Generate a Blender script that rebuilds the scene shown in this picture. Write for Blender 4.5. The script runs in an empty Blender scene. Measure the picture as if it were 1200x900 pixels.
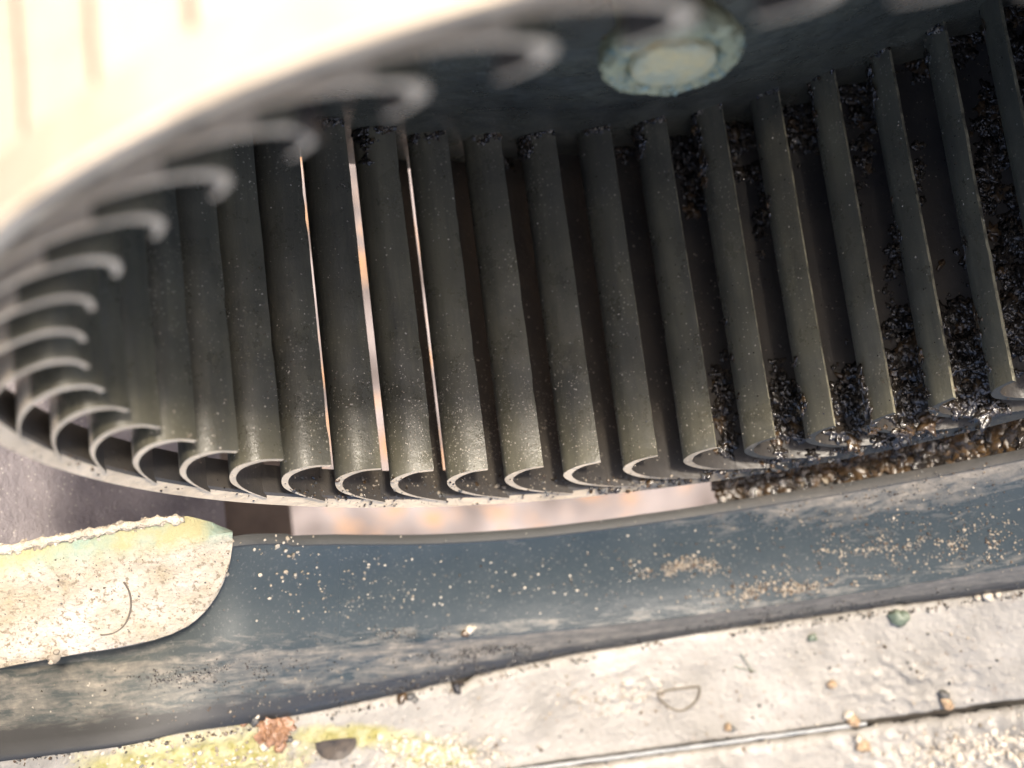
import bpy, bmesh, math, random
from mathutils import Vector, Matrix, noise
from mathutils.bvhtree import BVHTree

random.seed(7)
S = 0.08                       # one authoring unit (inner radius of the wheel) in metres
sc = bpy.context.scene
col = sc.collection

# ------------------------------------------------------------------ camera
CR = Vector((-0.44411095380661925, 0.8886820312108787, 0.11406010744255363))    # right, in the wheel's frame
CD = Vector((0.22254506387648437, -0.013901202492754283, 0.9748232922494262))   # image down
CF = Vector((0.8678935160785057, 0.45831321601139274, -0.1915981231026831))     # forward
CP = Vector((-1.90579512, -1.52957498, 0.7008617))
FPX, PX, PY = 1770.466, 525.327, 596.522       # focal length and principal point, in photo pixels
TILT = math.radians(45)        # the blower lies tipped: the viewer looks down on its side
U = Vector((CF.x, CF.y, 0)).normalized()       # horizontal view direction in the wheel's frame
T = Matrix.Rotation(TILT, 4, Vector((-U.y, U.x, 0)))
# T turns the wheel's frame into the world
def wp(v):
    return T @ (Vector(v) * S)

cam = bpy.data.cameras.new('camera')
camo = bpy.data.objects.new('camera', cam)
col.objects.link(camo)
m3 = Matrix((CR, -CD, -CF)).transposed()
camo.matrix_world = T @ Matrix.Translation(CP * S) @ m3.to_4x4()
cam.sensor_width = 36.0
cam.lens = 36.0 * FPX / 1200.0
cam.shift_x = (600 - PX) / 1200.0
cam.shift_y = (PY - 450) / 1200.0
cam.clip_start = 0.005
cam.clip_end = 500
cam.dof.use_dof = True
cam.dof.focus_distance = 3.30 * S
cam.dof.aperture_fstop = 13.5
sc.camera = camo

# ------------------------------------------------------------------ light
SUN_AZ, SUN_EL = math.radians(-162), math.radians(2.4)      # in the wheel's frame
sdir = T.to_3x3() @ Vector((math.cos(SUN_EL) * math.cos(SUN_AZ), math.cos(SUN_EL) * math.sin(SUN_AZ), math.sin(SUN_EL)))
sun = bpy.data.lights.new('sun', 'SUN')
sun.energy = 2.7
sun.angle = math.radians(6)      # hazy sun: the photograph's shadow edges are soft
sun.color = (1.0, 0.90, 0.76)
suno = bpy.data.objects.new('sun', sun)
col.objects.link(suno)
suno.rotation_euler = sdir.to_track_quat('Z', 'Y').to_euler()
world = bpy.data.worlds.new('World')
sc.world = world
world.use_nodes = True
wn = world.node_tree
sky = wn.nodes.new('ShaderNodeTexSky')
sky.sky_type = 'NISHITA'
sky.sun_disc = False
sky.sun_elevation = math.asin(max(-1, min(1, sdir.z)))
sky.sun_rotation = math.atan2(sdir.x, sdir.y)
bg = wn.nodes['Background']
sky.air_density = .8
sky.dust_density = 4.0
bg.inputs['Strength'].default_value = 0.15
wn.links.new(sky.outputs[0], bg.inputs[0])
sc.view_settings.view_transform = 'Standard'
sc.view_settings.look = 'None'
sc.view_settings.gamma = 1.0
sc.view_settings.use_curve_mapping = False
sc.view_settings.exposure = 1.75

# ------------------------------------------------------------------ helpers
def ray(px, py):
    return (CR * ((px - PX) / FPX) + CD * ((py - PY) / FPX) + CF).normalized()

def on_cyl(px, py, r):
    """far point of the pixel's ray on a cylinder of radius r round the wheel's axis"""
    d = ray(px, py)
    a = d.x * d.x + d.y * d.y
    b = CP.x * d.x + CP.y * d.y
    c = CP.x ** 2 + CP.y ** 2 - r * r
    D = max(b * b - a * c, 0)
    return CP + d * ((-b + math.sqrt(D)) / a)

def lerp_tab(tab, x):
    if x <= tab[0][0]: return tab[0][1]
    for (x0, y0), (x1, y1) in zip(tab, tab[1:]):
        if x <= x1:
            t = (x - x0) / (x1 - x0)
            return y0 + (y1 - y0) * t
    return tab[-1][1]

def smooth_tab(tab, x, w=60):
    return sum(lerp_tab(tab, x + k * w / 4) for k in range(-4, 5)) / 9

def mesh(name, verts, faces, mats=(), idx=None, smooth=False):
    me = bpy.data.meshes.new(name)
    me.from_pydata([tuple(Vector(v) * S) for v in verts], [], faces)
    for m in mats: me.materials.append(m)
    if idx:
        me.polygons.foreach_set('material_index', idx)
    if smooth:
        me.polygons.foreach_set('use_smooth', [True] * len(me.polygons))
    me.update()
    return me

def link(name, me, parent=None, local=None):
    o = bpy.data.objects.new(name, me)
    col.objects.link(o)
    if parent is not None:
        o.parent = parent
        if local is not None: o.matrix_local = local
    else:
        o.matrix_world = T @ (local if local is not None else Matrix())
    return o

def empty(name, loc=(0, 0, 0)):
    o = bpy.data.objects.new(name, None)
    o.empty_display_size = 0.01
    col.objects.link(o)
    o.matrix_world = T @ Matrix.Translation(Vector(loc) * S)
    return o

def tag(o, label=None, cat=None, group=None, kind=None):
    if label: o['label'] = label
    if cat: o['category'] = cat
    if group: o['group'] = group
    if kind: o['kind'] = kind
    return o

def fix_normals(me):
    bm = bmesh.new(); bm.from_mesh(me)
    bmesh.ops.recalc_face_normals(bm, faces=bm.faces)
    bm.to_mesh(me); bm.free(); me.update()

def smooth_by_angle(me, deg=35):
    me.polygons.foreach_set('use_smooth', [True] * len(me.polygons))
    me.set_sharp_from_angle(angle=math.radians(deg))

def fbm(v, s, o=4):
    v = Vector(v) * s
    a, t, f = 1.0, 0.0, 1.0
    for _ in range(o):
        t += a * noise.noise(v * f); a *= .5; f *= 2.03
    return t

# ------------------------------------------------------------------ materials
class N:
    """small node-graph writer"""
    def __init__(s, name):
        s.m = bpy.data.materials.new(name); s.m.use_nodes = True
        s.t = s.m.node_tree; s.t.nodes.clear()
        s.out = s.t.nodes.new('ShaderNodeOutputMaterial')
        s.b = s.t.nodes.new('ShaderNodeBsdfPrincipled')
        s.t.links.new(s.b.outputs[0], s.out.inputs[0])
        tc = s.t.nodes.new('ShaderNodeTexCoord')
        s.tc = tc
        sc_ = s.t.nodes.new('ShaderNodeVectorMath'); sc_.operation = 'SCALE'
        sc_.inputs['Scale'].default_value = 1.0 / S
        s.t.links.new(tc.outputs['Object'], sc_.inputs[0])
        s.co = sc_.outputs[0]
    def set(s, k, v):
        i = s.b.inputs[k]
        if hasattr(v, 'is_linked'): s.t.links.new(v, i)
        else: i.default_value = v
    def _in(s, n, k, v):
        if hasattr(v, 'is_linked'): s.t.links.new(v, n.inputs[k])
        else: n.inputs[k].default_value = v
    def noise(s, scale, detail=4, rough=.55, co=None, dist=0):
        n = s.t.nodes.new('ShaderNodeTexNoise')
        n.inputs['Scale'].default_value = scale; n.inputs['Detail'].default_value = detail
        n.inputs['Roughness'].default_value = rough; n.inputs['Distortion'].default_value = dist
        s.t.links.new(co or s.co, n.inputs['Vector'])
        return n.outputs['Fac']
    def vor(s, scale, co=None, feature='F1'):
        n = s.t.nodes.new('ShaderNodeTexVoronoi'); n.feature = feature
        n.inputs['Scale'].default_value = scale
        s.t.links.new(co or s.co, n.inputs['Vector'])
        return n.outputs['Distance']
    def map(s, v, a, b, c=0., d=1.):
        n = s.t.nodes.new('ShaderNodeMapRange'); n.clamp = True
        s._in(n, 0, v); s._in(n, 1, a); s._in(n, 2, b); s._in(n, 3, c); s._in(n, 4, d)
        return n.outputs[0]
    def math(s, op, a, b=0.):
        n = s.t.nodes.new('ShaderNodeMath'); n.operation = op
        s._in(n, 0, a); s._in(n, 1, b)
        return n.outputs[0]
    def mix(s, f, a, b):
        n = s.t.nodes.new('ShaderNodeMix'); n.data_type = 'RGBA'
        s._in(n, 0, f)
        for k, v in ((6, a), (7, b)):
            if hasattr(v, 'is_linked'): s.t.links.new(v, n.inputs[k])
            else: n.inputs[k].default_value = (*v, 1) if len(v) == 3 else v
        return n.outputs[2]
    def bump(s, h, strength=.3, dist=.01, prev=None):
        n = s.t.nodes.new('ShaderNodeBump')
        n.inputs['Strength'].default_value = strength; n.inputs['Distance'].default_value = dist * S
        s.t.links.new(h, n.inputs['Height'])
        if prev is not None: s.t.links.new(prev, n.inputs['Normal'])
        return n.outputs[0]
    def stretch(s, v):
        n = s.t.nodes.new('ShaderNodeVectorMath'); n.operation = 'MULTIPLY'
        s.t.links.new(s.co, n.inputs[0]); n.inputs[1].default_value = v
        return n.outputs[0]
    def xyz(s):
        n = s.t.nodes.new('ShaderNodeSeparateXYZ'); s.t.links.new(s.co, n.inputs[0]); return n.outputs

wheel = empty('blower_wheel')

def mat_wheel(filmed=False):
    g = N('dust_filmed_plastic' if filmed else 'black_wheel_plastic'); g.tc.object = wheel
    x, y, z = g.xyz()
    r = g.math('SQRT', g.math('ADD', g.math('MULTIPLY', x, x), g.math('MULTIPLY', y, y)))
    base = g.mix(g.map(g.noise(3.5, 5), .35, .65), (.052, .049, .036), (.095, .087, .058))
    stk = g.noise(1.0, 6, .7, co=g.stretch((26, 26, 1.6)))
    base = g.mix(g.map(stk, .42, .66, 0, .55), base, (.030, .029, .024))
    base = g.mix(g.map(g.noise(2.2, 6, .7), .54, .70, 0, .6), base, (.13, .115, .08))
    # pale dust film on the outside of the wheel, uneven
    film = g.map(g.noise(6, 5), .2, .5, .7, 1)
    specks = g.math('MULTIPLY', g.map(g.vor(85), .24, .16), g.map(g.noise(5, 4), .50, .66))
    fine = g.math('MULTIPLY', g.map(g.noise(140, 2, .6), .62, .72), g.map(g.noise(2.5, 3), .40, .62, 0, .55))
    c = g.mix(g.math('MULTIPLY', fine, .6), base, (.17, .16, .12))
    c = g.mix(g.math('MULTIPLY', specks, .5), c, (.34, .31, .24))
    if filmed: c = g.mix(film, c, (.33, .28, .21))
    g.set('Base Color', c)
    g.set('Roughness', g.map(g.noise(12, 5, .7), .35, .65, .22, .5))
    g.set('Specular IOR Level', .5)
    g.set('Normal', g.bump(g.noise(150, 4, .75), .22, .005, g.bump(g.noise(9, 3), .10, .03)))
    return g.m

def mat_edge():
    g = N('scuffed_dusty_edge'); g.tc.object = wheel
    c = g.mix(g.map(g.noise(7, 5, .6), .35, .6), (.46, .36, .24), (.64, .51, .35))
    c = g.mix(g.map(g.noise(30, 5, .7), .66, .74), c, (.035, .03, .025))
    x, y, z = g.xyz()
    # turns unevenly darker towards the side away from the tab
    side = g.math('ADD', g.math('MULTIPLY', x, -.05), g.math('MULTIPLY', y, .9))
    dark_side = g.map(g.math('ADD', side, g.math('MULTIPLY', g.noise(9, 5, .7), .5)),   .60, .88)
    c = g.mix(dark_side, c, (.03, .028, .022))
    g.set('Base Color', c)
    g.set('Roughness', .75)
    g.set('Normal', g.bump(g.noise(60, 4, .7), .5, .01))
    return g.m

def mat_tip():
    g = N('worn_blade_lip'); g.tc.object = wheel
    c = g.mix(g.map(g.noise(24, 5, .7), .40, .62), (.08, .075, .055), (.30, .27, .18))
    g.set('Base Color', c); g.set('Roughness', .5)
    g.set('Normal', g.bump(g.noise(70, 4, .7), .5, .01))
    return g.m

def mat_simple(name, c0, c1, rough=.6, scale=8, bs=.3, bd=.01, bscale=60, spec=.5):
    g = N(name)
    g.set('Base Color', g.mix(g.map(g.noise(scale, 5, .6), .32, .68), c0, c1))
    g.set('Roughness', rough); g.set('Specular IOR Level', spec)
    g.set('Normal', g.bump(g.noise(bscale, 4, .65), bs, bd))
    return g.m

M_GRIME_SHADE = mat_simple('grimy_shaded_blade_back', (.022, .021, .021), (.058, .049, .038), .4, 4, .2, .01, 60)  # grimy plastic, with the shade of the blade gaps put into its dark tone
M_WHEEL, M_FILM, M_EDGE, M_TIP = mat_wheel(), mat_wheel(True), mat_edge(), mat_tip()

# ------------------------------------------------------------------ ground seen through the outlet
def mat_ground():
    g = N('pale_paving')
    c = g.mix(g.map(g.noise(1.6, 5), .38, .62), (.09, .07, .058), (.27, .225, .20))
    c = g.mix(g.map(g.noise(3.2, 4), .54, .62), c, (.30, .16, .07))
    g.set('Base Color', c); g.set('Roughness', .9)
    g.set('Normal', g.bump(g.noise(25, 5), .4, .05))
    return g.m
GZ = -0.90
me = bpy.data.meshes.new('ground')
me.from_pydata([(-60, -60, 0), (60, -60, 0), (60, 60, 0), (-60, 60, 0)], [], [(0, 1, 2, 3)])
me.materials.append(mat_ground())
ground = bpy.data.objects.new('ground', me); col.objects.link(ground); ground.location = (0, 0, GZ)
tag(ground, 'pale beige paving seen blurred through the gap under the wheel', 'ground', kind='structure')

# ------------------------------------------------------------------ blower wheel
NB = 47
H = 0.8637
PH = -8.574619199354736
tag(wheel, 'black plastic blower wheel with curved blades and a dusty cream rim', 'blower wheel')

def pol(r, deg, z=0):
    a = math.radians(deg)
    return Vector((r * math.cos(a), r * math.sin(a), z))

def catmull(pts, n=3):
    out = []
    P = [pts[0]] + list(pts) + [pts[-1]]
    for i in range(1, len(P) - 2):
        for k in range(n):
            t = k / n
            a, b, c, d = P[i - 1], P[i], P[i + 1], P[i + 2]
            out.append(tuple(.5 * (2 * b[j] + (c[j] - a[j]) * t + (2 * a[j] - 5 * b[j] + 4 * c[j] - d[j]) * t * t + (3 * b[j] - a[j] - 3 * c[j] + d[j]) * t ** 3) for j in range(len(b))))
    out.append(tuple(pts[-1]))
    return out

OUTER = catmull([(1.186, 5.3), (1.160, 1.7), (1.133, -1.25), (1.102, -3.05), (1.070, -4.1), (1.044, -4.05), (1.020, -3.05), (1.007, -1.6), (1.000, 0.0)], 3)
INNER = catmull([(1.009, 0.12), (1.017, -1.6), (1.032, -2.55), (1.050, -3.0), (1.072, -3.0), (1.103, -2.05), (1.133, -.25), (1.160, 2.35), (1.186, 5.9)], 3)

RO, RI = 1.230, 1.182
def blade_mesh(seed):
    rnd = random.Random(seed)
    ring = OUTER + INNER
    no, n = len(OUTER), len(ring)
    zs = [-.0005, -.036, -.06] + [-.06 - (H - .06) * k / 26 for k in range(1, 27)]
    nick = [(rnd.uniform(-.75, -.08), rnd.uniform(.004, .010), rnd.uniform(.008, .02)) for _ in range(3)]
    V, Fc, I = [], [], []
    for k, z in enumerate(zs):
        wv = .0022 * noise.noise(Vector((z * 9, seed * 7.3, 0))) + .0012 * noise.noise(Vector((z * 40, seed * 3.1, 4)))
        bow = .12 * noise.noise(Vector((z * 2.2, seed * 5.7, 2)))
        for i, (r, d) in enumerate(ring):
            dr, dd = 0, 0
            t = max(0, 1 - (r - 1.0) / .06)
            dr += wv * t; dd += bow * t
            if i in (no - 1, no) and k > 1:
                for (zn, dep, wd) in nick: dr += dep * math.exp(-((z - zn) / wd) ** 2) * .6
            V.append(pol(r + dr, d + dd, z if k else -.0005 - (RI - r) * .17))
    for k in range(len(zs) - 1):
        for i in range(n):
            j = (i + 1) % n
            Fc.append((k * n + i, (k + 1) * n + i, (k + 1) * n + j, k * n + j))
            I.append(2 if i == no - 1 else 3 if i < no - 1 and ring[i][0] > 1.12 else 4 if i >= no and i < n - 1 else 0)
    Fc.append(tuple(range(n))); I.append(1)
    Fc.append(tuple((len(zs) - 1) * n + i for i in reversed(range(n)))); I.append(0)
    me = mesh('blade', V, Fc, (M_WHEEL, M_EDGE, M_TIP, M_FILM, M_GRIME_SHADE), I)
    fix_normals(me)
    smooth_by_angle(me, 40)
    return me
BLS = [blade_mesh(k + 1) for k in range(9)]
THETA = [math.degrees(PH + 2 * math.pi / NB * k) for k in range(NB)]
for k in range(NB):
    link('blade', BLS[k * 5 % 9], wheel, Matrix.Rotation(math.radians(THETA[k]), 4, 'Z'))

def revolve(prof, n=240, a0=0., a1=360., closed_profile=True, jit=None):
    """ring from a (r, z) profile; full circle when a1-a0 = 360"""
    full = abs(a1 - a0 - 360) < 1e-6
    cols = n if full else n + 1
    V, Fc, I = [], [], []
    m = len(prof)
    for i in range(cols):
        a = a0 + (a1 - a0) * i / n
        for (r, z) in prof:
            V.append(pol(r, a, z))
    for i in range(n):
        i2 = (i + 1) % cols
        for k in range(m if closed_profile else m - 1):
            k2 = (k + 1) % m
            Fc.append((i * m + k, i2 * m + k, i2 * m + k2, i * m + k2)); I.append(k)
    if not full and closed_profile:
        Fc.append(tuple(range(m))); I.append(-1)
        Fc.append(tuple((cols - 1) * m + k for k in reversed(range(m)))); I.append(-1)
    return V, Fc, I

prof = [(RI, -.012), (RI + .004, -.006), (RO - .005, .004), (RO, -.002), (RO, -.07), (RO - .004, -.074), (RI, -.074)]
V, Fc, I = revolve(prof, 282)
me = mesh('rim', V, Fc, (M_EDGE, M_GRIME_SHADE, mat_simple('yellowed_rim_dust', (.28, .23, .16), (.35, .30, .23), .8, 5, .3, .01, 40)), [0 if k in (1, 2) else 2 if k in (3, 4) else 1 for k in I])
fix_normals(me); smooth_by_angle(me, 30)
link('rim', me, wheel)

# back plate: shallow cone rising to the hub
prof = [(1.225, -H + .004), (1.06, -H + .004), (.92, -H + .02), (.70, -H + .085), (.40, -H + .17), (.16, -H + .22), (.10, -H + .22),
        (.10, -H + .19), (.16, -H + .19), (.40, -H + .14), (.70, -H + .055), (.92, -H - .01), (1.06, -H - .026), (1.225, -H - .026)]
V, Fc, I = revolve(prof, 188)
me = mesh('back_plate', V, Fc, (M_WHEEL,)); fix_normals(me); smooth_by_angle(me, 30)
link('back_plate', me, wheel)

# hub with the corroded shaft end
M_OX = mat_simple('oxidised_hub_metal', (.20, .19, .10), (.44, .40, .22), .6, 18, .7, .03, 40)
M_SHAFT = mat_simple('corroded_shaft_face', (.40, .39, .26), (.62, .46, .20), .5, 16, .5, .02, 50)
HX, HY, HZ = .02, .025, -.505
def wob(V, amp, s, cen=(0, 0, 0)):
    return [v + Vector((fbm(v, s), fbm(v + Vector((9, 3, 1)), s), fbm(v + Vector((2, 7, 5)), s))) * amp for v in V]
prof = [(.0, -H + .1), (.09, -H + .1), (.085, HZ - .07), (.115, HZ - .055), (.125, HZ - .035), (.124, HZ - .012), (.112, HZ), (.088, HZ - .004), (.078, HZ - .016), (.0, HZ - .016)]
V, Fc, I = revolve(prof, 128, closed_profile=False)
V = wob(V, .005, 30)
HUBV, HUBF = [v + Vector((HX, HY, 0)) for v in V], list(Fc)
me = mesh('hub', V, Fc, (M_OX,)); fix_normals(me); smooth_by_angle(me, 50)
hub = link('hub', me, wheel, Matrix.Translation(Vector((HX, HY, 0)) * S))
prof = [(.0, HZ - .02), (.074, HZ - .02), (.074, HZ + .001), (.068, HZ + .006), (.0, HZ + .008)]
V, Fc, I = revolve(prof, 48, closed_profile=False)
V = wob(V, .003, 20)
me = mesh('shaft_end', V, Fc, (M_SHAFT,)); fix_normals(me); smooth_by_angle(me, 50)
link('shaft_end', me, hub)

# ------------------------------------------------------------------ housing: lip round the wheel, side walls, tab, cover
A_TAB = [(-300, 720), (-150, 705), (0, 690), (110, 676), (190, 655), (236, 632), (275, 623), (400, 628), (550, 627), (700, 612), (835, 590), (1000, 565), (1200, 527), (1350, 492), (1500, 455)]
D_TAB = [(-300, 815), (-150, 800), (0, 787), (200, 762), (400, 752), (500, 750), (620, 742), (800, 724), (1000, 696), (1200, 662), (1350, 634), (1500, 602)]
E_TAB = [(-300, 918), (-150, 902), (0, 885), (200, 862), (400, 830), (500, 805), (620, 775), (800, 745), (1000, 715), (1200, 690), (1350, 670), (1500, 650)]
fA = lambda x: smooth_tab(A_TAB, x, 60 if x < 340 else 120)
fD = lambda x: smooth_tab(D_TAB, x, 120)
fE = lambda x: smooth_tab(E_TAB, x, 90)

def mat_lip():
    g = N('dark_glossy_housing_plastic')
    base = g.mix(g.map(g.noise(4, 5), .3, .7), (.020, .026, .025), (.036, .042, .039))
    # wiped mud film in streaks along the ring
    uvn = g.t.nodes.new('ShaderNodeAttribute'); uvn.attribute_name = 'lipco'
    st = g.noise(1.9, 8, .72, co=uvn.outputs['Vector'], dist=.6)
    at = g.t.nodes.new('ShaderNodeAttribute'); at.attribute_name = 'mud'
    film = g.map(g.math('ADD', g.math('MULTIPLY', st, 1.0), g.math('MULTIPLY', at.outputs['Fac'], 1.0)), .62, .92)
    sv = g.t.nodes.new('ShaderNodeSeparateXYZ'); g.t.links.new(uvn.outputs['Vector'], sv.inputs[0])
    tar = g.map(g.math('ADD', sv.outputs[1], g.math('MULTIPLY', g.noise(1.6, 6, .7, co=uvn.outputs['Vector']), 3.2)), 10.6, 11.4)
    dust = g.math('MULTIPLY', g.map(g.noise(120, 3, .7), .60, .70), .35)
    c = g.mix(dust, base, (.22, .20, .17))
    c = g.mix(g.math('MULTIPLY', film, .9), c, g.mix(g.map(g.noise(40, 4, .7), .35, .65), (.12, .105, .085), (.22, .19, .15)))
    c = g.mix(tar, c, (.022, .021, .019))
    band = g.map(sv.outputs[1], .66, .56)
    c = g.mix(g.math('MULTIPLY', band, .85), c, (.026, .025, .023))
    g.set('Base Color', c)
    g.set('Specular IOR Level', .65)
    g.set('Roughness', g.math('MAXIMUM', g.math('MAXIMUM', g.map(film, 0, 1, .24, .8), g.map(sv.outputs[0], 2.2, 4.6, .78, .22)), g.math('MULTIPLY', band, .75)))
    g.set('Normal', g.bump(g.noise(70, 5, .7), .18, .008, g.bump(g.noise(6, 3), .12, .03)))
    return g.m
M_LIP = mat_lip()

def gaussian(x, c, w): return math.exp(-((x - c) / w) ** 2)
FR = [0, .09, .10, .12, .2, .3, .4, .5, .6, .7, .8, .9, 1.0]
RRt = [1.330, 1.334, 1.340, 1.345, 1.366, 1.390, 1.411, 1.430, 1.446, 1.459, 1.470, 1.479, 1.489]
LE = [.12, .3, .5, .7, .85, 1.0]
RL = [1.503, 1.536, 1.565, 1.59, 1.607, 1.622]
NX = 240
V, Fc, MUD, LCO = [], [], [], []
rows = len(FR) + len(LE)
for i in range(NX + 1):
    x = -70 + 1500 * i / NX
    sft = max(0, min(1, (300 - x) / 230)); sft = .36 * sft * sft * (3 - 2 * sft)
    a, d, e = fA(x), fD(x), fE(x)
    for f, r in zip(FR, RRt):
        p = on_cyl(x, a + (d - a) * f, r + sft)
        p += p.normalized() * .004 * fbm(p, 5)
        V.append(p); LCO += [x * .011, f * 6, 0]; MUD.append(-.12 + .32 * gaussian(x, 1100, 330) * gaussian(f, .18, .16) + .20 * gaussian(x, 1080, 230) * (1 - abs(f - .55)) + .30 * gaussian(f, .04, .09) * min(1, max(.45, (x - 300) / 600)) if f < .9 else .14)
    for f, r in zip(LE, RL):
        p = on_cyl(x, d + (e - d) * f, r + sft * (1 - f * .7))
        p += p.normalized() * .007 * fbm(p, 6)
        V.append(p); LCO += [x * .011, 6 + f * 5, 0]; MUD.append(.24 - .10 * f + .04 * gaussian(x, 60, 200) + .13 * min(1, max(0, (x - 380) / 200)))
for i in range(NX):
    for k in range(rows - 1):
        Fc.append((i * rows + k, (i + 1) * rows + k, (i + 1) * rows + k + 1, i * rows + k + 1))
lip_me = mesh('inlet_ring', V, Fc, (M_LIP,))
at = lip_me.attributes.new('mud', 'FLOAT', 'POINT')
at.data.foreach_set('value', MUD)
at = lip_me.attributes.new('lipco', 'FLOAT_VECTOR', 'POINT')
at.data.foreach_set('vector', LCO)
fix_normals(lip_me)
lip_verts, lip_faces = V, Fc
# normals must face the wheel
n0 = lip_me.polygons[len(lip_me.polygons) // 2]
if n0.normal.dot(n0.center) > 0: lip_me.flip_normals()
smooth_by_angle(lip_me, 28)
lip = link('inlet_ring', lip_me)
sm = lip.modifiers.new('thickness', 'SOLIDIFY'); sm.thickness = .02 * S; sm.offset = -1
tag(lip, 'dark glossy grey-blue curved lip of the housing around the wheel', 'housing ring')

# walls of the scroll housing behind the wheel, with the bright outlet between them
def mat_wall():
    g = N('dusty_purple_grey_plastic')
    c = g.mix(g.map(g.noise(5, 5), .35, .65), (.10, .09, .10), (.20, .18, .185))
    c = g.mix(g.map(g.vor(60), .2, .1), c, (.3, .28, .26))
    g.set('Base Color', c); g.set('Roughness', .7)
    g.set('Normal', g.bump(g.noise(50, 5, .7), .5, .02))
    return g.m
M_WALL = mat_wall()
M_DARKWALL = mat_simple('oily_black_wall', (.012, .011, .010), (.035, .03, .024), .45, 8, .6, .03, 40)
def az(px, py, r):
    p = on_cyl(px, py, r); return math.degrees(math.atan2(p.y, p.x))
RW = 1.85
aL, aR = az(263, 595, RW), az(836, 575, RW)
def wall(name, r, a0, a1, z0, z1, mat, n=60, th=.05):
    prof = [(r, z0), (r, z1), (r + th, z1), (r + th, z0)]
    V, Fc, I = revolve(prof, n, a0, a1)
    me = mesh(name, V, Fc, (mat,)); fix_normals(me); smooth_by_angle(me, 30)
    return link(name, me)
w1 = wall('housing_wall', RW, aL - 34, aL, -1.1, .16, M_WALL)
tag(w1, 'dusty purple-grey housing wall beyond the left edge of the wheel', 'housing wall')
w2 = wall('housing_wall', 1.47, aR, aR + 80, -1.1, .10, M_DARKWALL)
w3 = wall('duct_side', 2.35, az(240, 600, 2.35), az(342, 610, 2.35), -1.1, .3, mat_simple('brown_duct_side', (.05, .032, .022), (.10, .07, .05), .8), 12, .1)
tag(w3, 'dark brown duct side seen in the left end of the bright gap', 'duct wall')
tag(w2, 'oily dark housing wall behind the right side of the wheel', 'housing wall')

# tab: a sunlit patch and its rounded shadow edge put into colour and shape
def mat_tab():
    g = N('pale_sunlit_patch')
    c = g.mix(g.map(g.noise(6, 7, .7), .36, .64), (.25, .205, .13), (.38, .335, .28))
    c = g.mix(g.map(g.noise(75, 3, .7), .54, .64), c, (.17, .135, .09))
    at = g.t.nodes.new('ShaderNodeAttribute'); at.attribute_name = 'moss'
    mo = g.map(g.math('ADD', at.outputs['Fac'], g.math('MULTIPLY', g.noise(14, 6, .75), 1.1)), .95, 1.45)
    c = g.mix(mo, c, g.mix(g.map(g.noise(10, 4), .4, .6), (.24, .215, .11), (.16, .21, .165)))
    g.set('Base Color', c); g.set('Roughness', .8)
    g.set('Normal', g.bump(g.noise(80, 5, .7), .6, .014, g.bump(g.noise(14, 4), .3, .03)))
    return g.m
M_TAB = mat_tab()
# front face lies on a plane through three pixels at chosen radii
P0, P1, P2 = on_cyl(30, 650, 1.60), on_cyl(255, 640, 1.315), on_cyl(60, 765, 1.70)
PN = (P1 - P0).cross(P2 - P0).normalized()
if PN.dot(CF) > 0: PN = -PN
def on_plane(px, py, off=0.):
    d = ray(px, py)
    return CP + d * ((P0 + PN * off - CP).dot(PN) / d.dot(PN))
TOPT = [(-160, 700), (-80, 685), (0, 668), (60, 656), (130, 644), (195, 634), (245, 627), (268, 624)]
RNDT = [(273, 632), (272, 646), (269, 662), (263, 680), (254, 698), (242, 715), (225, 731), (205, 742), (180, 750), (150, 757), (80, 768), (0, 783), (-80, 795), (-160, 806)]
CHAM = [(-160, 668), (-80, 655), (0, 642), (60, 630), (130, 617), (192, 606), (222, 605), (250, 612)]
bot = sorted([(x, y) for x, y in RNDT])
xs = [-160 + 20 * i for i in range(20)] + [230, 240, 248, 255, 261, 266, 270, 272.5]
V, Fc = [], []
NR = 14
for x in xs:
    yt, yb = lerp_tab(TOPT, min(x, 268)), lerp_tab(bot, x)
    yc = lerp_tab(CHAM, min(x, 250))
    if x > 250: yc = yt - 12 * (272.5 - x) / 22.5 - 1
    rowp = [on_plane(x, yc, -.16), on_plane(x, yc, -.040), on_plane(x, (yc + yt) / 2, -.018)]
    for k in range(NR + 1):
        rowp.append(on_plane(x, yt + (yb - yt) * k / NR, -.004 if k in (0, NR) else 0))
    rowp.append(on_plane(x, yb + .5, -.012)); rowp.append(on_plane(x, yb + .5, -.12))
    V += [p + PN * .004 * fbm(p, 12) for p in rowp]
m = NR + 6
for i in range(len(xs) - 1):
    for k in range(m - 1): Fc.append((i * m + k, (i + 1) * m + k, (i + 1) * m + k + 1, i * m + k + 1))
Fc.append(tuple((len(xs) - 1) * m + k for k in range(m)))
me = mesh('sunlit_patch_tab', V, Fc, (M_TAB,)); fix_normals(me)
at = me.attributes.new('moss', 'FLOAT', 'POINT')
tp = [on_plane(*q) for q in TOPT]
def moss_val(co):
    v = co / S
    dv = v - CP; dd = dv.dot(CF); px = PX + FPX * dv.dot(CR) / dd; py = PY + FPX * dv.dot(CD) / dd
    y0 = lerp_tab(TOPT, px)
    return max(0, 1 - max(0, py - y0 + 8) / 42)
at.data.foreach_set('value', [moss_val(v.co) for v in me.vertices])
smooth_by_angle(me, 25)
tab = link('sunlit_patch_tab', me)
tag(tab, 'pale tab standing for a sunlit patch with a rounded shadow edge, green algae along its edge', 'tab')
tab_verts = [v.co / S for v in me.vertices]; tab_faces = [tuple(p.vertices) for p in me.polygons]

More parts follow.
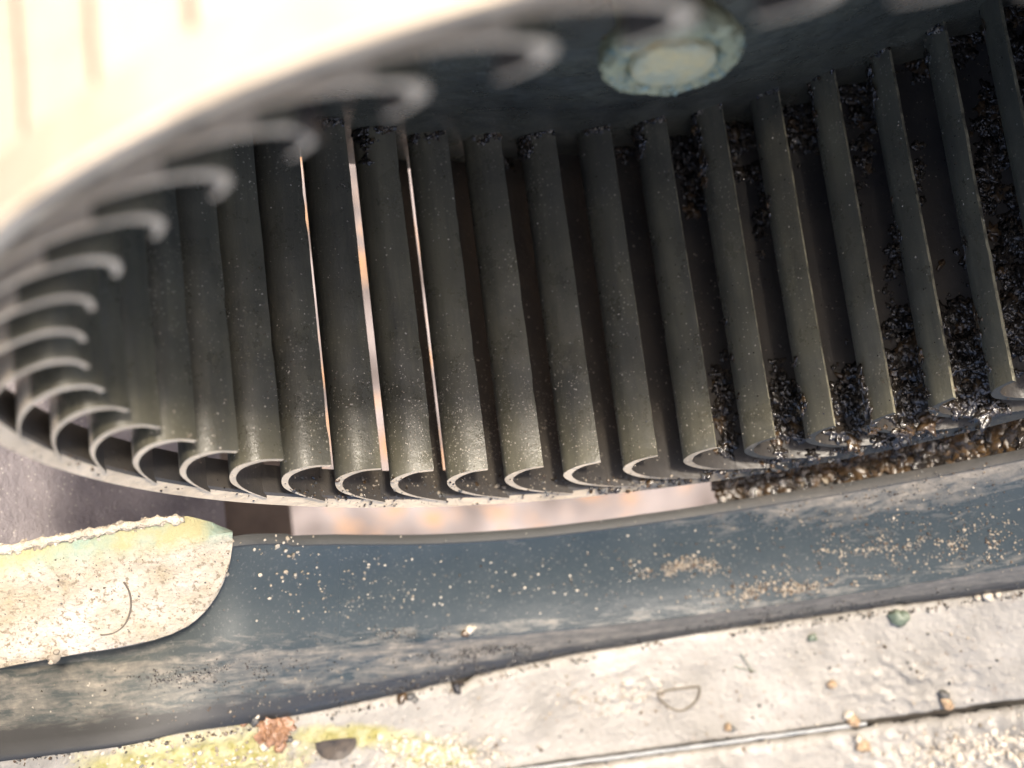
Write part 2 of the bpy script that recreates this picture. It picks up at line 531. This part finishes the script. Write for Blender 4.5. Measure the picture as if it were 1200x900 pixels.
def tube(name, pts, rad, mat, parent=None, sides=6, local=None):
    V, Fc = [], []
    n = len(pts)
    for i, p in enumerate(pts):
        a = pts[max(i - 1, 0)]; b = pts[min(i + 1, n - 1)]
        t = (b - a).normalized()
        u = t.cross(Vector((.3, .2, .9))).normalized(); w = t.cross(u)
        rr = rad[i] if isinstance(rad, (list, tuple)) else rad
        for k in range(sides):
            an = 2 * math.pi * k / sides
            V.append(p + u * math.cos(an) * rr + w * math.sin(an) * rr)
    for i in range(n - 1):
        for k in range(sides):
            Fc.append((i * sides + k, i * sides + (k + 1) % sides, (i + 1) * sides + (k + 1) % sides, (i + 1) * sides + k))
    Fc.append(tuple(range(sides))); Fc.append(tuple((n - 1) * sides + k for k in reversed(range(sides))))
    me = mesh(name, V, Fc, (mat,), smooth=True); fix_normals(me)
    return link(name, me, parent, local)
M_MARK = mat_simple('grimy_outline', (.045, .035, .025), (.11, .09, .065), .8)
arc = [(145, 682), (150, 690), (153, 700), (153.5, 710), (151, 722), (146, 732), (138, 739), (128, 743), (118, 744)]
arc = catmull(arc, 3)
tube('moulded_arc', [on_plane(x, y, .0005) for x, y in arc], .0022, M_MARK, tab)

rg = [(x, lerp_tab(CHAM, x) + 3 + 2 * noise.noise(Vector((x * .06, 2, 0)))) for x in range(-60, 218, 3)]
tube('crust_ridge', [on_plane(x, y, -.028) for x, y in rg], [.009 + .008 * noise.noise(Vector((x * .09, 5, 0))) + .004 * noise.noise(Vector((x * .4, 5, 0))) for x, y in rg], mat_simple('cream_crust', (.30, .255, .19), (.46, .40, .31), .9, 20, .8, .03, 50), tab, 9)

# cover strips at the bottom of the picture
def mat_cover():
    g = N('cream_lichen_paint')
    c = g.mix(g.map(g.noise(5, 6, .6), .3, .7), (.150, .138, .117), (.245, .228, .200))
    c = g.mix(g.map(g.noise(45, 4, .7), .60, .70), c, (.15, .12, .09))
    at = g.t.nodes.new('ShaderNodeAttribute'); at.attribute_name = 'lichen'
    li = g.map(g.math('ADD', at.outputs['Fac'], g.math('MULTIPLY', g.noise(15, 7, .75), 1.1)), 1.12, 1.42)
    c = g.mix(li, c, g.mix(g.map(g.noise(30, 4), .4, .6), (.18, .16, .045), (.25, .23, .12)))
    g.set('Base Color', c); g.set('Roughness', g.map(g.noise(9, 5), .35, .65, .3, .65))
    b = g.bump(g.noise(8, 4), .25, .05)
    b = g.bump(g.noise(60, 5, .7), .35, .012, b)
    b = g.bump(g.map(g.vor(48), .0, .5, 1, 0), .18, .012, b)
    g.set('Normal', b)
    return g.m
M_COVER = mat_cover()
G_TAB = [(-300, 1030), (0, 990), (400, 936), (650, 901), (800, 881), (1000, 854), (1200, 828), (1500, 790)]
fG = lambda x: smooth_tab(G_TAB, x, 60)
cover = empty('housing_cover', on_cyl(600, 860, 1.8))
tag(cover, 'cream weathered housing cover with yellow lichen along the bottom edge', 'housing cover')
cinv = Matrix.Translation(-on_cyl(600, 860, 1.8) * S)
def rcov(x, y):
    sft = max(0, min(1, (300 - x) / 230)); sft = .36 * .3 * sft * sft * (3 - 2 * sft)
    return 1.632 + sft + (y - fE(x)) * .0011
def strip(name, f0, f1, n_y, roll, seed, lich, gran):
    V, Fc, LI = [], [], []
    nx = 400
    for i in range(nx + 1):
        x = -70 + 1500 * i / nx
        y0, y1 = f0(x), f1(x)
        for k in range(n_y + 1):
            t = k / n_y
            y = y0 + (y1 - y0) * t
            p = on_cyl(x, y, rcov(x, y))
            out = -CF * .6 + Vector((0, 0, .6))
            h = .006 * fbm(p, 3.0) + .0022 * fbm(p + Vector((seed, 0, 0)), 16)
            gr = gran(x, y)
            if gr > 0:
                h += gr * .020 * max(0, fbm(p, 42, 2) + .25)
            # rounded edges
            e0, e1 = (y - y0), (y1 - y)
            ed = min(e0, e1)
            if ed < 9: h -= .020 * (1 - ed / 9) ** 2 * roll
            V.append(p + out * h); LI.append(lich(x, y))
    m = n_y + 1
    for i in range(nx):
        for k in range(n_y):
            Fc.append((i * m + k, (i + 1) * m + k, (i + 1) * m + k + 1, i * m + k + 1))
    me = mesh(name, V, Fc, (M_COVER,)); fix_normals(me)
    pol_ = me.polygons[len(me.polygons) // 2]
    if pol_.normal.dot(CF) > 0: me.flip_normals()
    at = me.attributes.new('lichen', 'FLOAT', 'POINT'); at.data.foreach_set('value', LI)
    me.polygons.foreach_set('use_smooth', [True] * len(me.polygons))
    o = link(name, me, cover, cinv)
    s_ = o.modifiers.new('thickness', 'SOLIDIFY'); s_.thickness = .05 * S; s_.offset = -1
    return o, V, Fc
def gauss(x, y, cx, cy, sx, sy):
    return math.exp(-((x - cx) / sx) ** 2 - ((y - cy) / sy) ** 2)
def lichen(x, y):
    return min(1, .95 * gauss(x, y, 270, 885, 150, 45) + .7 * gauss(x, y, 420, 858, 70, 16) + .9 * gauss(x, y, 520, 885, 70, 28) + .6 * gauss(x, y, 130, 905, 90, 30))
def grain1(x, y):
    return min(1, .9 * gauss(x, y, 730, 815, 60, 25) + .8 * gauss(x, y, 1060, 800, 90, 35) + .9 * gauss(x, y, 520, 885, 80, 28) + .5 * gauss(x, y, 300, 885, 150, 40))
fE2 = lambda x: fE(x) + 5 + 3 * noise.noise(Vector((x * .02, 0, 0))) + 2 * noise.noise(Vector((x * .09, 3, 0))) - 9 * gauss(x, 0, 800, 0, 35, 1) + 8 * gauss(x, 0, 540, 0, 12, 1)
s1, c1V, c1F = strip('upper_strip', fE2, lambda x: fG(x) - 2, 60, 1, 3, lichen, grain1)
s2, c2V, c2F = strip('lower_strip', lambda x: fG(x) + 5, lambda x: fG(x) + 190, 60, 1, 8, lambda x, y: .3 * gauss(x, y, 450, 960, 200, 40), lambda x, y: min(1, .25 + gauss(x, y, 1130, 880, 130, 40)))
# dark bed under the strips and the ring's outer edge
M_BED = mat_simple('grimy_seam', (.02, .018, .015), (.06, .05, .04), .8)
V, Fc = [], []
for i in range(61):
    x = -70 + 1500 * i / 60
    for y, r in ((fE(x) - 12, 1.72 + .1 * max(0, 250 - x) / 250), (fE(x) + 20, 1.75 + .1 * max(0, 250 - x) / 250), (fG(x), 1.75 + .0011 * (fG(x) - fE(x))), (fG(x) + 40, 1.80 + .0011 * (fG(x) + 40 - fE(x)))):
        V.append(on_cyl(x, y, r))
for i in range(60):
    for k in range(3): Fc.append((i * 4 + k, i * 4 + 4 + k, i * 4 + 5 + k, i * 4 + 1 + k))
me = mesh('seam_bed', V, Fc, (M_BED,), smooth=True); fix_normals(me)
link('seam_bed', me, cover, cinv)

# ------------------------------------------------------------------ grit, gunk and crumbs
def bvh(V, F): return BVHTree.FromPolygons([Vector(v) for v in V], F)
bv_lip = bvh(lip_verts, lip_faces)
bv_cov = bvh(c1V + c2V, c1F + [tuple(i + len(c1V) for i in f) for f in c2F])
bv_tab = bvh(tab_verts, tab_faces)
bV, bF = [], []
SRC = [([v.co / S for v in b_.vertices], [tuple(p.vertices) for p in b_.polygons]) for b_ in BLS]
for k in range(NB):
    m = Matrix.Rotation(math.radians(THETA[k]), 3, 'Z')
    src, sf = SRC[k * 5 % 9]
    o = len(bV)
    bV += [m @ v for v in src]; bF += [tuple(i + o for i in f) for f in sf]
bV_rim, bF_rim, _ = revolve([(RI, -.004), (RI + .004, .002), (RO - .005, .002), (RO, -.004), (RO, -.07), (RI, -.074)], 282)
bv_bl = bvh(bV, bF)
bv_rim = bvh(bV_rim, bF_rim)

ICO = []
bm = bmesh.new(); bmesh.ops.create_icosphere(bm, subdivisions=1, radius=1)
ICO_V = [v.co.copy() for v in bm.verts]; ICO_F = [tuple(v.index for v in f.verts) for f in bm.faces]; bm.free()
bm = bmesh.new(); bmesh.ops.create_icosphere(bm, subdivisions=2, radius=1)
ICO2_V = [v.co.copy() for v in bm.verts]; ICO2_F = [tuple(v.index for v in f.verts) for f in bm.faces]; bm.free()

bm = bmesh.new(); bmesh.ops.create_icosphere(bm, subdivisions=3, radius=1)
ICO3_V = [v.co.copy() for v in bm.verts]; ICO3_F = [tuple(v.index for v in f.verts) for f in bm.faces]; bm.free()

class Grit:
    def __init__(s): s.V, s.F, s.I = [], [], []
    def add(s, p, n, size, mi, flat=.7, big=False, jag=.35):
        base, fc = (ICO3_V, ICO3_F) if big and size > .009 and jag > .7 else (ICO2_V, ICO2_F) if big else (ICO_V, ICO_F)
        q = n.to_track_quat('Z', 'Y').to_matrix() @ Matrix.Rotation(random.uniform(0, 6.28), 3, 'Z')
        sx, sy = random.uniform(.65, 1.35), random.uniform(.65, 1.2)
        o = len(s.V); off = Vector((random.random() * 50, random.random() * 50, 0))
        for v in base:
            d = 1 + jag * noise.noise(v * 1.6 + off) * 1.6 + (jag * .5 * noise.noise(v * 4 + off) if big else 0)
            w = Vector((v.x * sx, v.y * sy, v.z * flat)) * (size * d)
            s.V.append(p + n * size * flat * .45 + q @ w)
        s.F += [tuple(i + o for i in f) for f in fc]; s.I += [mi] * len(fc)
    def region(s, bv, cx, cy, rx, ry, rot, count, s0, s1, mats, flat=.7, uniform=False, bigover=.011, clump=0., jag=.35, min_r=0.):
        c, sn = math.cos(math.radians(rot)), math.sin(math.radians(rot))
        placed = 0; tries = 0
        while placed < count and tries < count * 9:
            tries += 1
            if uniform: u, v = random.uniform(-1, 1), random.uniform(-1, 1)
            else: u, v = random.gauss(0, .5), random.gauss(0, .5)
            x, y = cx + c * u * rx - sn * v * ry, cy + sn * u * rx + c * v * ry
            if clump and noise.noise(Vector((x * .045, y * .06, cx))) < random.uniform(-.25, clump): continue
            h = bv.ray_cast(CP, ray(x, y))
            if h[0] is None: continue
            if min_r and math.hypot(h[0].x, h[0].y) < min_r: continue
            n = h[1] if h[1].dot(CF) < 0 else -h[1]
            sz = s0 + (s1 - s0) * random.random() ** 2.2
            s.add(h[0], n, sz, random.choice(mats), flat, sz > bigover, jag); placed += 1
    def build(s, name, mats, label, cat, ang=50):
        me = mesh(name, s.V, s.F, mats, s.I, smooth=False)
        smooth_by_angle(me, ang)
        o = link(name, me)
        return tag(o, label, cat, kind='stuff')

M_SAND = mat_simple('sand_grain', (.12, .10, .072), (.24, .20, .15), .7, 30)
M_PALE = mat_simple('pale_grain', (.24, .21, .165), (.38, .335, .27), .6, 30)
M_BROWN = mat_simple('brown_grain', (.018, .012, .007), (.075, .045, .020), .28, 40)
M_TAR = mat_simple('oily_black_gunk', (.010, .009, .008), (.030, .023, .017), .14, 20, .35, .02, 45, .6)
M_GREY = mat_simple('grey_dirt_fleck', (.03, .03, .03), (.08, .075, .065), .55, 25)
GM = (M_SAND, M_PALE, M_BROWN, M_TAR, M_GREY)

# --- dust grains on the blades
g = Grit()
g.region(bv_bl, 560, 360, 330, 210, 0, 2600, .0006, .0022, [0, 1, 1, 2, 4], .5, True)
g.region(bv_bl, 560, 490, 200, 90, 0, 2200, .0007, .0019, [1, 0, 1], .5)
g.region(bv_bl, 1000, 280, 210, 230, 0, 1500, .0007, .0024, [0, 1, 2, 3], .5, True)
g.region(bv_bl, 250, 420, 110, 110, 0, 200, .0008, .0026, [0, 4], .5, True)
g.build('blade_dust', GM, 'fine pale dust grains sprinkled over the dark wheel blades', 'dust')

# --- oily clumps in the corners of the blades
g = Grit()
for (cx, cy, rx, ry, rot, n, s0, s1) in [
    (835, 165, 34, 60, 10, 260, .004, .016), (740, 165, 24, 22, 0, 110, .004, .012), (940, 135, 26, 42, 10, 200, .004, .015),
    (1005, 95, 34, 34, 0, 200, .004, .016), (1085, 50, 44, 26, -15, 180, .004, .015), (1140, 25, 50, 20, -15, 120, .004, .013),
    (1175, 130, 26, 110, 8, 260, .004, .015), (1150, 215, 16, 80, 8, 200, .004, .013), (620, 165, 26, 26, 0, 120, .003, .011),
    (395, 142, 30, 18, 0, 130, .003, .011), (440, 165, 12, 30, 0, 60, .003, .010), (500, 155, 30, 14, 0, 80, .003, .009),
    (850, 480, 14, 55, 6, 200, .004, .013), (925, 480, 30, 46, 6, 300, .004, .015), (1000, 470, 34, 46, 6, 340, .004, .016),
    (1075, 430, 30, 75, 6, 420, .004, .017), (1145, 420, 34, 75, 6, 420, .004, .017), (1185, 330, 18, 90, 6, 260, .004, .015),
    (1010, 200, 12, 80, 10, 110, .003, .009), (900, 210, 12, 70, 8, 90, .003, .009), (1060, 260, 14, 90, 10, 140, .003, .010)]:
    g.region(bv_bl, cx, cy, rx, ry, rot, int(n * .7), s0 * 1.0, s1 * 1.25, [3, 3, 3, 3, 3, 3, 2], .30, False, .004, .25, 1.0, 1.03)
    g.region(bv_bl, cx, cy, rx, ry, rot, int(n * .5), s0 * .35, s1 * .35, [3, 3, 2, 4, 0], .8, False, .005, .2, .6, 1.03)
g.build('oily_gunk', GM, 'glossy black oily clumps stuck between the blades on the right', 'gunk', 180)

# --- flaky corrosion round the hub
g = Grit()
bv_hub = bvh(HUBV, HUBF)
g.region(bv_hub, 797, 78, 85, 32, -10, 700, .0018, .0055, [0, 4, 0, 4], .3, True, .004, .15, .7)
g.build('hub_corrosion', (mat_simple('green_white_scale', (.17, .17, .09), (.36, .33, .20), .5, 40), M_PALE, M_BROWN, M_TAR, mat_simple('green_scale', (.12, .16, .12), (.26, .30, .22), .4, 40)), 'flaky pale green corrosion crusted on the hub end', 'corrosion')
# --- grime where the blades meet the back plate
g = Grit()
for (tx, ty) in [(418, 130), (475, 145), (528, 147), (595, 148), (653, 145), (718, 140), (779, 129), (844, 117), (908, 98), (972, 77), (1040, 50), (1104, 25)]:
    g.region(bv_bl, tx - 18, ty + 8, 26, 8, -12, 70, .0018, .0060, [3, 4, 0, 3, 2], .6, False, .004, .1, .7)
g.build('blade_root_grime', GM, 'line of dark grime crumbs where the blades meet the back plate', 'grime')

# --- crumbs along the rim and in the blade hooks
g = Grit()
g.region(bv_bl, 620, 570, 300, 12, 0, 220, .0015, .006, [2, 3, 4, 0], .7, True)
g.region(bv_rim, 640, 588, 260, 10, 0, 120, .0012, .004, [3, 4, 2], .6, True)
g.region(bv_rim, 150, 560, 150, 25, 15, 50, .0012, .004, [3, 4, 2], .6, True)
g.region(bv_rim, 950, 545, 260, 14, -9, 400, .002, .008, [3, 4, 2, 3], .7, True)
g.build('rim_crumbs', GM, 'small dark dirt crumbs lying along the wheel rim', 'dirt')

# --- brown gunk packed in the gap on the right, on the dark wall
g = Grit()
V, Fc, _ = revolve([(1.47, -.4), (1.47, .10)], 80, aR, aR + 80, False)
bv_w2 = bvh(V, Fc)
for i in range(60):
    x = 845 + i * 7
    y = lerp_tab([(840, 575), (1000, 547), (1200, 510), (1300, 490)], x)
    g.region(bv_w2, x, y, 10, 13, -10, 11, .004, .026, [2, 2, 3, 3, 3, 2, 3], .38, False, .004, 0, .95)
    g.region(bv_w2, x, y, 10, 13, -10, 4, .003, .010, [2, 3, 3, 0], .8, False, .004, 0, .7)
g.build('packed_debris', GM, 'brown crumbly debris packed in the gap right of the bright opening', 'debris', 55)

# --- sand on the lip
g = Grit()
for a in [(800, 664, 52, 12, -4, 700, .003, .0070, [0, 4, 0, 2]), (915, 688, 95, 14, -8, 800, .003, .0070, [0, 0, 4, 2]),
          (1040, 640, 130, 34, -10, 900, .002, .006, [0, 0, 2, 4]), (1150, 640, 70, 30, -10, 400, .002, .006, [0, 2, 0]),
          (1000, 590, 220, 36, -9, 900, .0018, .0050, [4, 4, 2, 0]), (330, 640, 45, 50, 30, 60, .003, .010, [1, 0]),
          (420, 690, 100, 45, 0, 240, .0018, .006, [0, 1, 4]), (660, 680, 300, 45, -5, 500, .0016, .0055, [0, 1, 4, 2]),
          (470, 745, 70, 12, 0, 260, .002, .005, [4, 3]), (560, 765, 90, 9, -6, 600, .002, .006, [4, 3, 3]),
          (900, 728, 180, 11, -9, 800, .002, .006, [4, 3, 4]), (250, 790, 130, 14, -5, 800, .0018, .005, [3, 4]),
          (330, 815, 200, 20, -8, 300, .0018, .005, [4, 0, 2]), (550, 790, 120, 9, -12, 420, .002, .007, [4, 3])]:
    g.region(bv_lip, *a[:5], int(a[5] * .7), a[6] * .6, a[7] * .65, a[8], .6, False, .011, .1)
g.region(bv_lip, 620, 700, 620, 80, -6, 300, .001, .004, [0, 1, 4, 4], .6, True)
g.build('lip_grit', GM, 'sand grains and dirt flecks scattered over the dark curved lip', 'grit')

# --- grains on the cream cover and the tab
g = Grit()
g.region(bv_cov, 700, 850, 640, 60, -8, 500, .0015, .006, [0, 1, 2, 4], .6, True)
g.region(bv_cov, 730, 815, 60, 25, 0, 160, .002, .006, [0, 1], .6)
g.region(bv_cov, 1130, 880, 110, 25, -6, 420, .003, .010, [1, 1, 1, 0], .4, False, .011, 0, .2)
g.region(bv_cov, 520, 885, 80, 22, 0, 320, .003, .010, [1, 1], .8, False, .011, 0, .15)
g.region(bv_cov, 760, 700, 0, 0, 0, 0, .002, .004, [4])
g.region(bv_cov, 280, 890, 140, 20, 0, 200, .002, .007, [1, 0], .7)
for i in range(64):          # grime along the cover's upper edge
    x = 20 + i * 19; y = fE2(x) + 3
    if noise.noise(Vector((x * .013, 4, 0))) < -.05: continue
    g.region(bv_cov, x, y, 16, 4, -10, 14, .0012, .0045, [4, 3, 2], .5, False, .004, .3, .6)
g.build('cover_grit', GM, 'small pale grains dotting the cream cover at the bottom', 'grit')
g = Grit()
g.region(bv_tab, 140, 705, 140, 60, -8, 420, .001, .0026, [2, 4, 0, 0], .5, True)
for i in range(70):
    x = -20 + i * 3.2
    y = lerp_tab(CHAM, x)
    if random.random() < .8: g.region(bv_tab, x, y + 4, 4, 5, 0, 5, .0025, .008, [1, 0, 0], .9, False, .005, 0, .6)
g.build('tab_crust', GM, 'pale crumbly crust along the upper edge of the sunlit tab', 'crust')

# ------------------------------------------------------------------ marks and single lumps on the cream cover
def hit(px, py, bv=None):
    h = (bv or bv_cov).ray_cast(CP, ray(px, py))
    if h[0] is None: return on_cyl(px, py, rcov(px, py)), -CF
    return h[0], (h[1] if h[1].dot(CF) < 0 else -h[1])
def on_cover(pts, lift):
    out = []
    for x, y in pts:
        p, n = hit(x, y); out.append(p - CF * lift)
    return out
dm = catmull([(770, 813), (783, 809), (797, 807), (810, 805.5), (819, 805), (819.5, 811), (817, 819), (811, 826), (804, 831), (797, 833), (788, 831), (780, 826), (773, 819), (770, 813)], 3)
tube('moulded_mark', on_cover(dm, .001), .0036, M_MARK, cover, 6, cinv)
M_BEAD = mat_simple('blue_white_sealant', (.18, .19, .19), (.27, .265, .25), .6, 14, .4, .02, 30)
bp = [(x, fG(x) - 4.5 + .8 * noise.noise(Vector((x * .05, 1, 0)))) for x in range(560, 1016, 7)]
tube('sealant_bead', on_cover(bp, .004), [.0055 + .0020 * noise.noise(Vector((x * .04, 7, 0))) for x, y in bp], M_BEAD, cover, 8, cinv)
# dark pit
M_PIT = mat_simple('pit_shadow_dirt', (.015, .012, .01), (.06, .045, .03), .5, 30)
po = [(370, 870), (380, 867.5), (392, 866), (405, 864.5), (417, 864), (418.5, 869), (416, 876), (411, 883), (403, 888.5), (393, 890.5), (383, 889.5), (376, 885), (371, 878)]
pin = [(394 + (x - 394) * .72, 877 + (y - 877) * .72) for x, y in po]
pc = [(394 + (x - 394) * .35, 877 + (y - 877) * .35) for x, y in po]
V = on_cover(po, .004) + on_cover(po, .010) + on_cover(pin, .006) + on_cover(pc, .003)
V.append(on_cover([(394, 877)], .0025)[0])
n_ = len(po); Fc = []
for j in range(3):
    for i in range(n_): Fc.append((j * n_ + i, j * n_ + (i + 1) % n_, (j + 1) * n_ + (i + 1) % n_, (j + 1) * n_ + i))
for i in range(n_): Fc.append((3 * n_ + i, 3 * n_ + (i + 1) % n_, 4 * n_))
me = mesh('pit', V, Fc, (M_PIT, M_PALE), [1 if k < n_ else 0 for k in range(len(Fc))]); fix_normals(me); smooth_by_angle(me, 60)
link('pit', me, cover, cinv)

M_RUST = mat_simple('wet_rust_brown', (.09, .045, .022), (.25, .14, .08), .3, 22, .5, .02, 40)
M_PELLET = mat_simple('brown_pellet', (.14, .09, .05), (.30, .21, .12), .55, 22, .6, .02, 40)
M_GREEN = mat_simple('dark_green_speck', (.05, .07, .05), (.12, .13, .09), .5, 22)
def lumps(name, spots, mats, label, cat, bv=None, group=None):
    """one lump: overlapping knobs (px, py, radius px, material index)"""
    g = Grit()
    for (x, y, rp, mi) in spots:
        p, n = hit(x, y, bv)
        g.add(p, n, rp * (p - CP).length / FPX, mi, .45 if rp > 11 else .75, True, .75 if rp > 11 else .3)
    me = mesh(name, g.V, g.F, mats, g.I); smooth_by_angle(me, 60)
    o = link(name, me)
    return tag(o, label, cat, group)
random.seed(21)
lumps('rust_lump', [(314, 846, 15, 0), (328, 843, 13, 0), (311, 857, 15, 0), (322, 861, 16, 0), (318, 852, 16, 0), (310, 872, 7, 1), (327, 874, 7, 0), (338, 866, 6, 2), (345, 870, 5, 1), (298, 845, 6, 2), (285, 848, 5, 0), (300, 838, 5, 1)], (M_RUST, M_PALE, M_GREY),
      'lumpy orange-brown rust blob at the seam beside the yellow lichen', 'rust blob')
lumps('pellet', [(1110, 822, 8, 0), (1107, 814, 6, 1), (1113, 828, 5, 0)], (M_PELLET, M_GREY), 'largest brown pellet just above the groove near the right edge', 'pellet')
lumps('pellet', [(998, 843, 7, 0), (994, 838, 5, 1), (1003, 847, 4, 0)], (M_PELLET, M_PALE), 'brown pellet with a pale cap sitting right on the groove', 'pellet')
lumps('pellet', [(1011, 873, 7, 0), (1006, 867, 6, 1), (1016, 877, 4, 0)], (M_PELLET, M_PALE), 'brown pellet with a pale cap on the strip below the groove', 'pellet')
lumps('pellet', [(853, 852, 6, 0), (857, 853, 4, 1)], (M_PELLET, M_GREY), 'dark brown pellet on the cover above the sealant bead', 'pellet')
lumps('pellet', [(975, 802, 5, 0), (977, 804, 3, 1)], (M_PELLET, M_PALE), 'small tan pellet alone in the middle of the bumpy white patch', 'pellet')
lumps('speck', [(951, 747, 5, 0), (955, 749, 3, 0)], (M_GREEN,), 'dark green speck on the cover below the dark seam', 'speck')
lumps('speck', [(1052, 723, 9, 0), (1060, 722, 5, 0)], (M_GREEN,), 'grey-green lump wedged under the dark seam at the right', 'speck')
lumps('white_pebble', [(1158, 699, 8, 0), (1146, 701, 5, 0), (1170, 697, 5, 0)], (M_PALE,), 'flat white pebble lying on the seam near the right edge', 'pebble')
lumps('dark_chip', [(533, 806, 8, 0), (540, 803, 5, 0)], (M_TAR,), 'black chip of dirt in the notch of the seam', 'dirt chip')
lumps('dark_chip', [(470, 818, 7, 1), (480, 817, 6, 0), (486, 820, 4, 0)], (M_GREY, M_BROWN), 'grey-brown chip of dirt on the seam right of the rust blob', 'dirt chip')
spr = tube('dry_sprig', on_cover(catmull([(860, 781), (868, 783), (878, 785), (886, 787)], 3), .004), .0016, M_GREEN)
tag(spr, 'tiny dry V-shaped sprig lying on the cream cover', 'sprig')
tube('sprig_branch', on_cover(catmull([(881, 786), (876, 779), (871, 772), (868, 766)], 3), .007), .0014, M_GREEN, spr)
# pale crumbs hanging at the bright tab and at the lip's left end
lumps('pale_crumb', [(63, 770, 6, 0), (66, 763, 4, 0), (60, 776, 3, 0)], (M_SAND,), 'tan crumb stuck on the lower edge of the sunlit tab', 'crumb', bv_tab)
lumps('pale_crumb', [(550, 738, 5, 0), (545, 742, 5, 1), (556, 735, 3, 0)], (M_PALE, M_BROWN), 'pale crumb low on the dark lip above the seam', 'crumb', bv_lip)
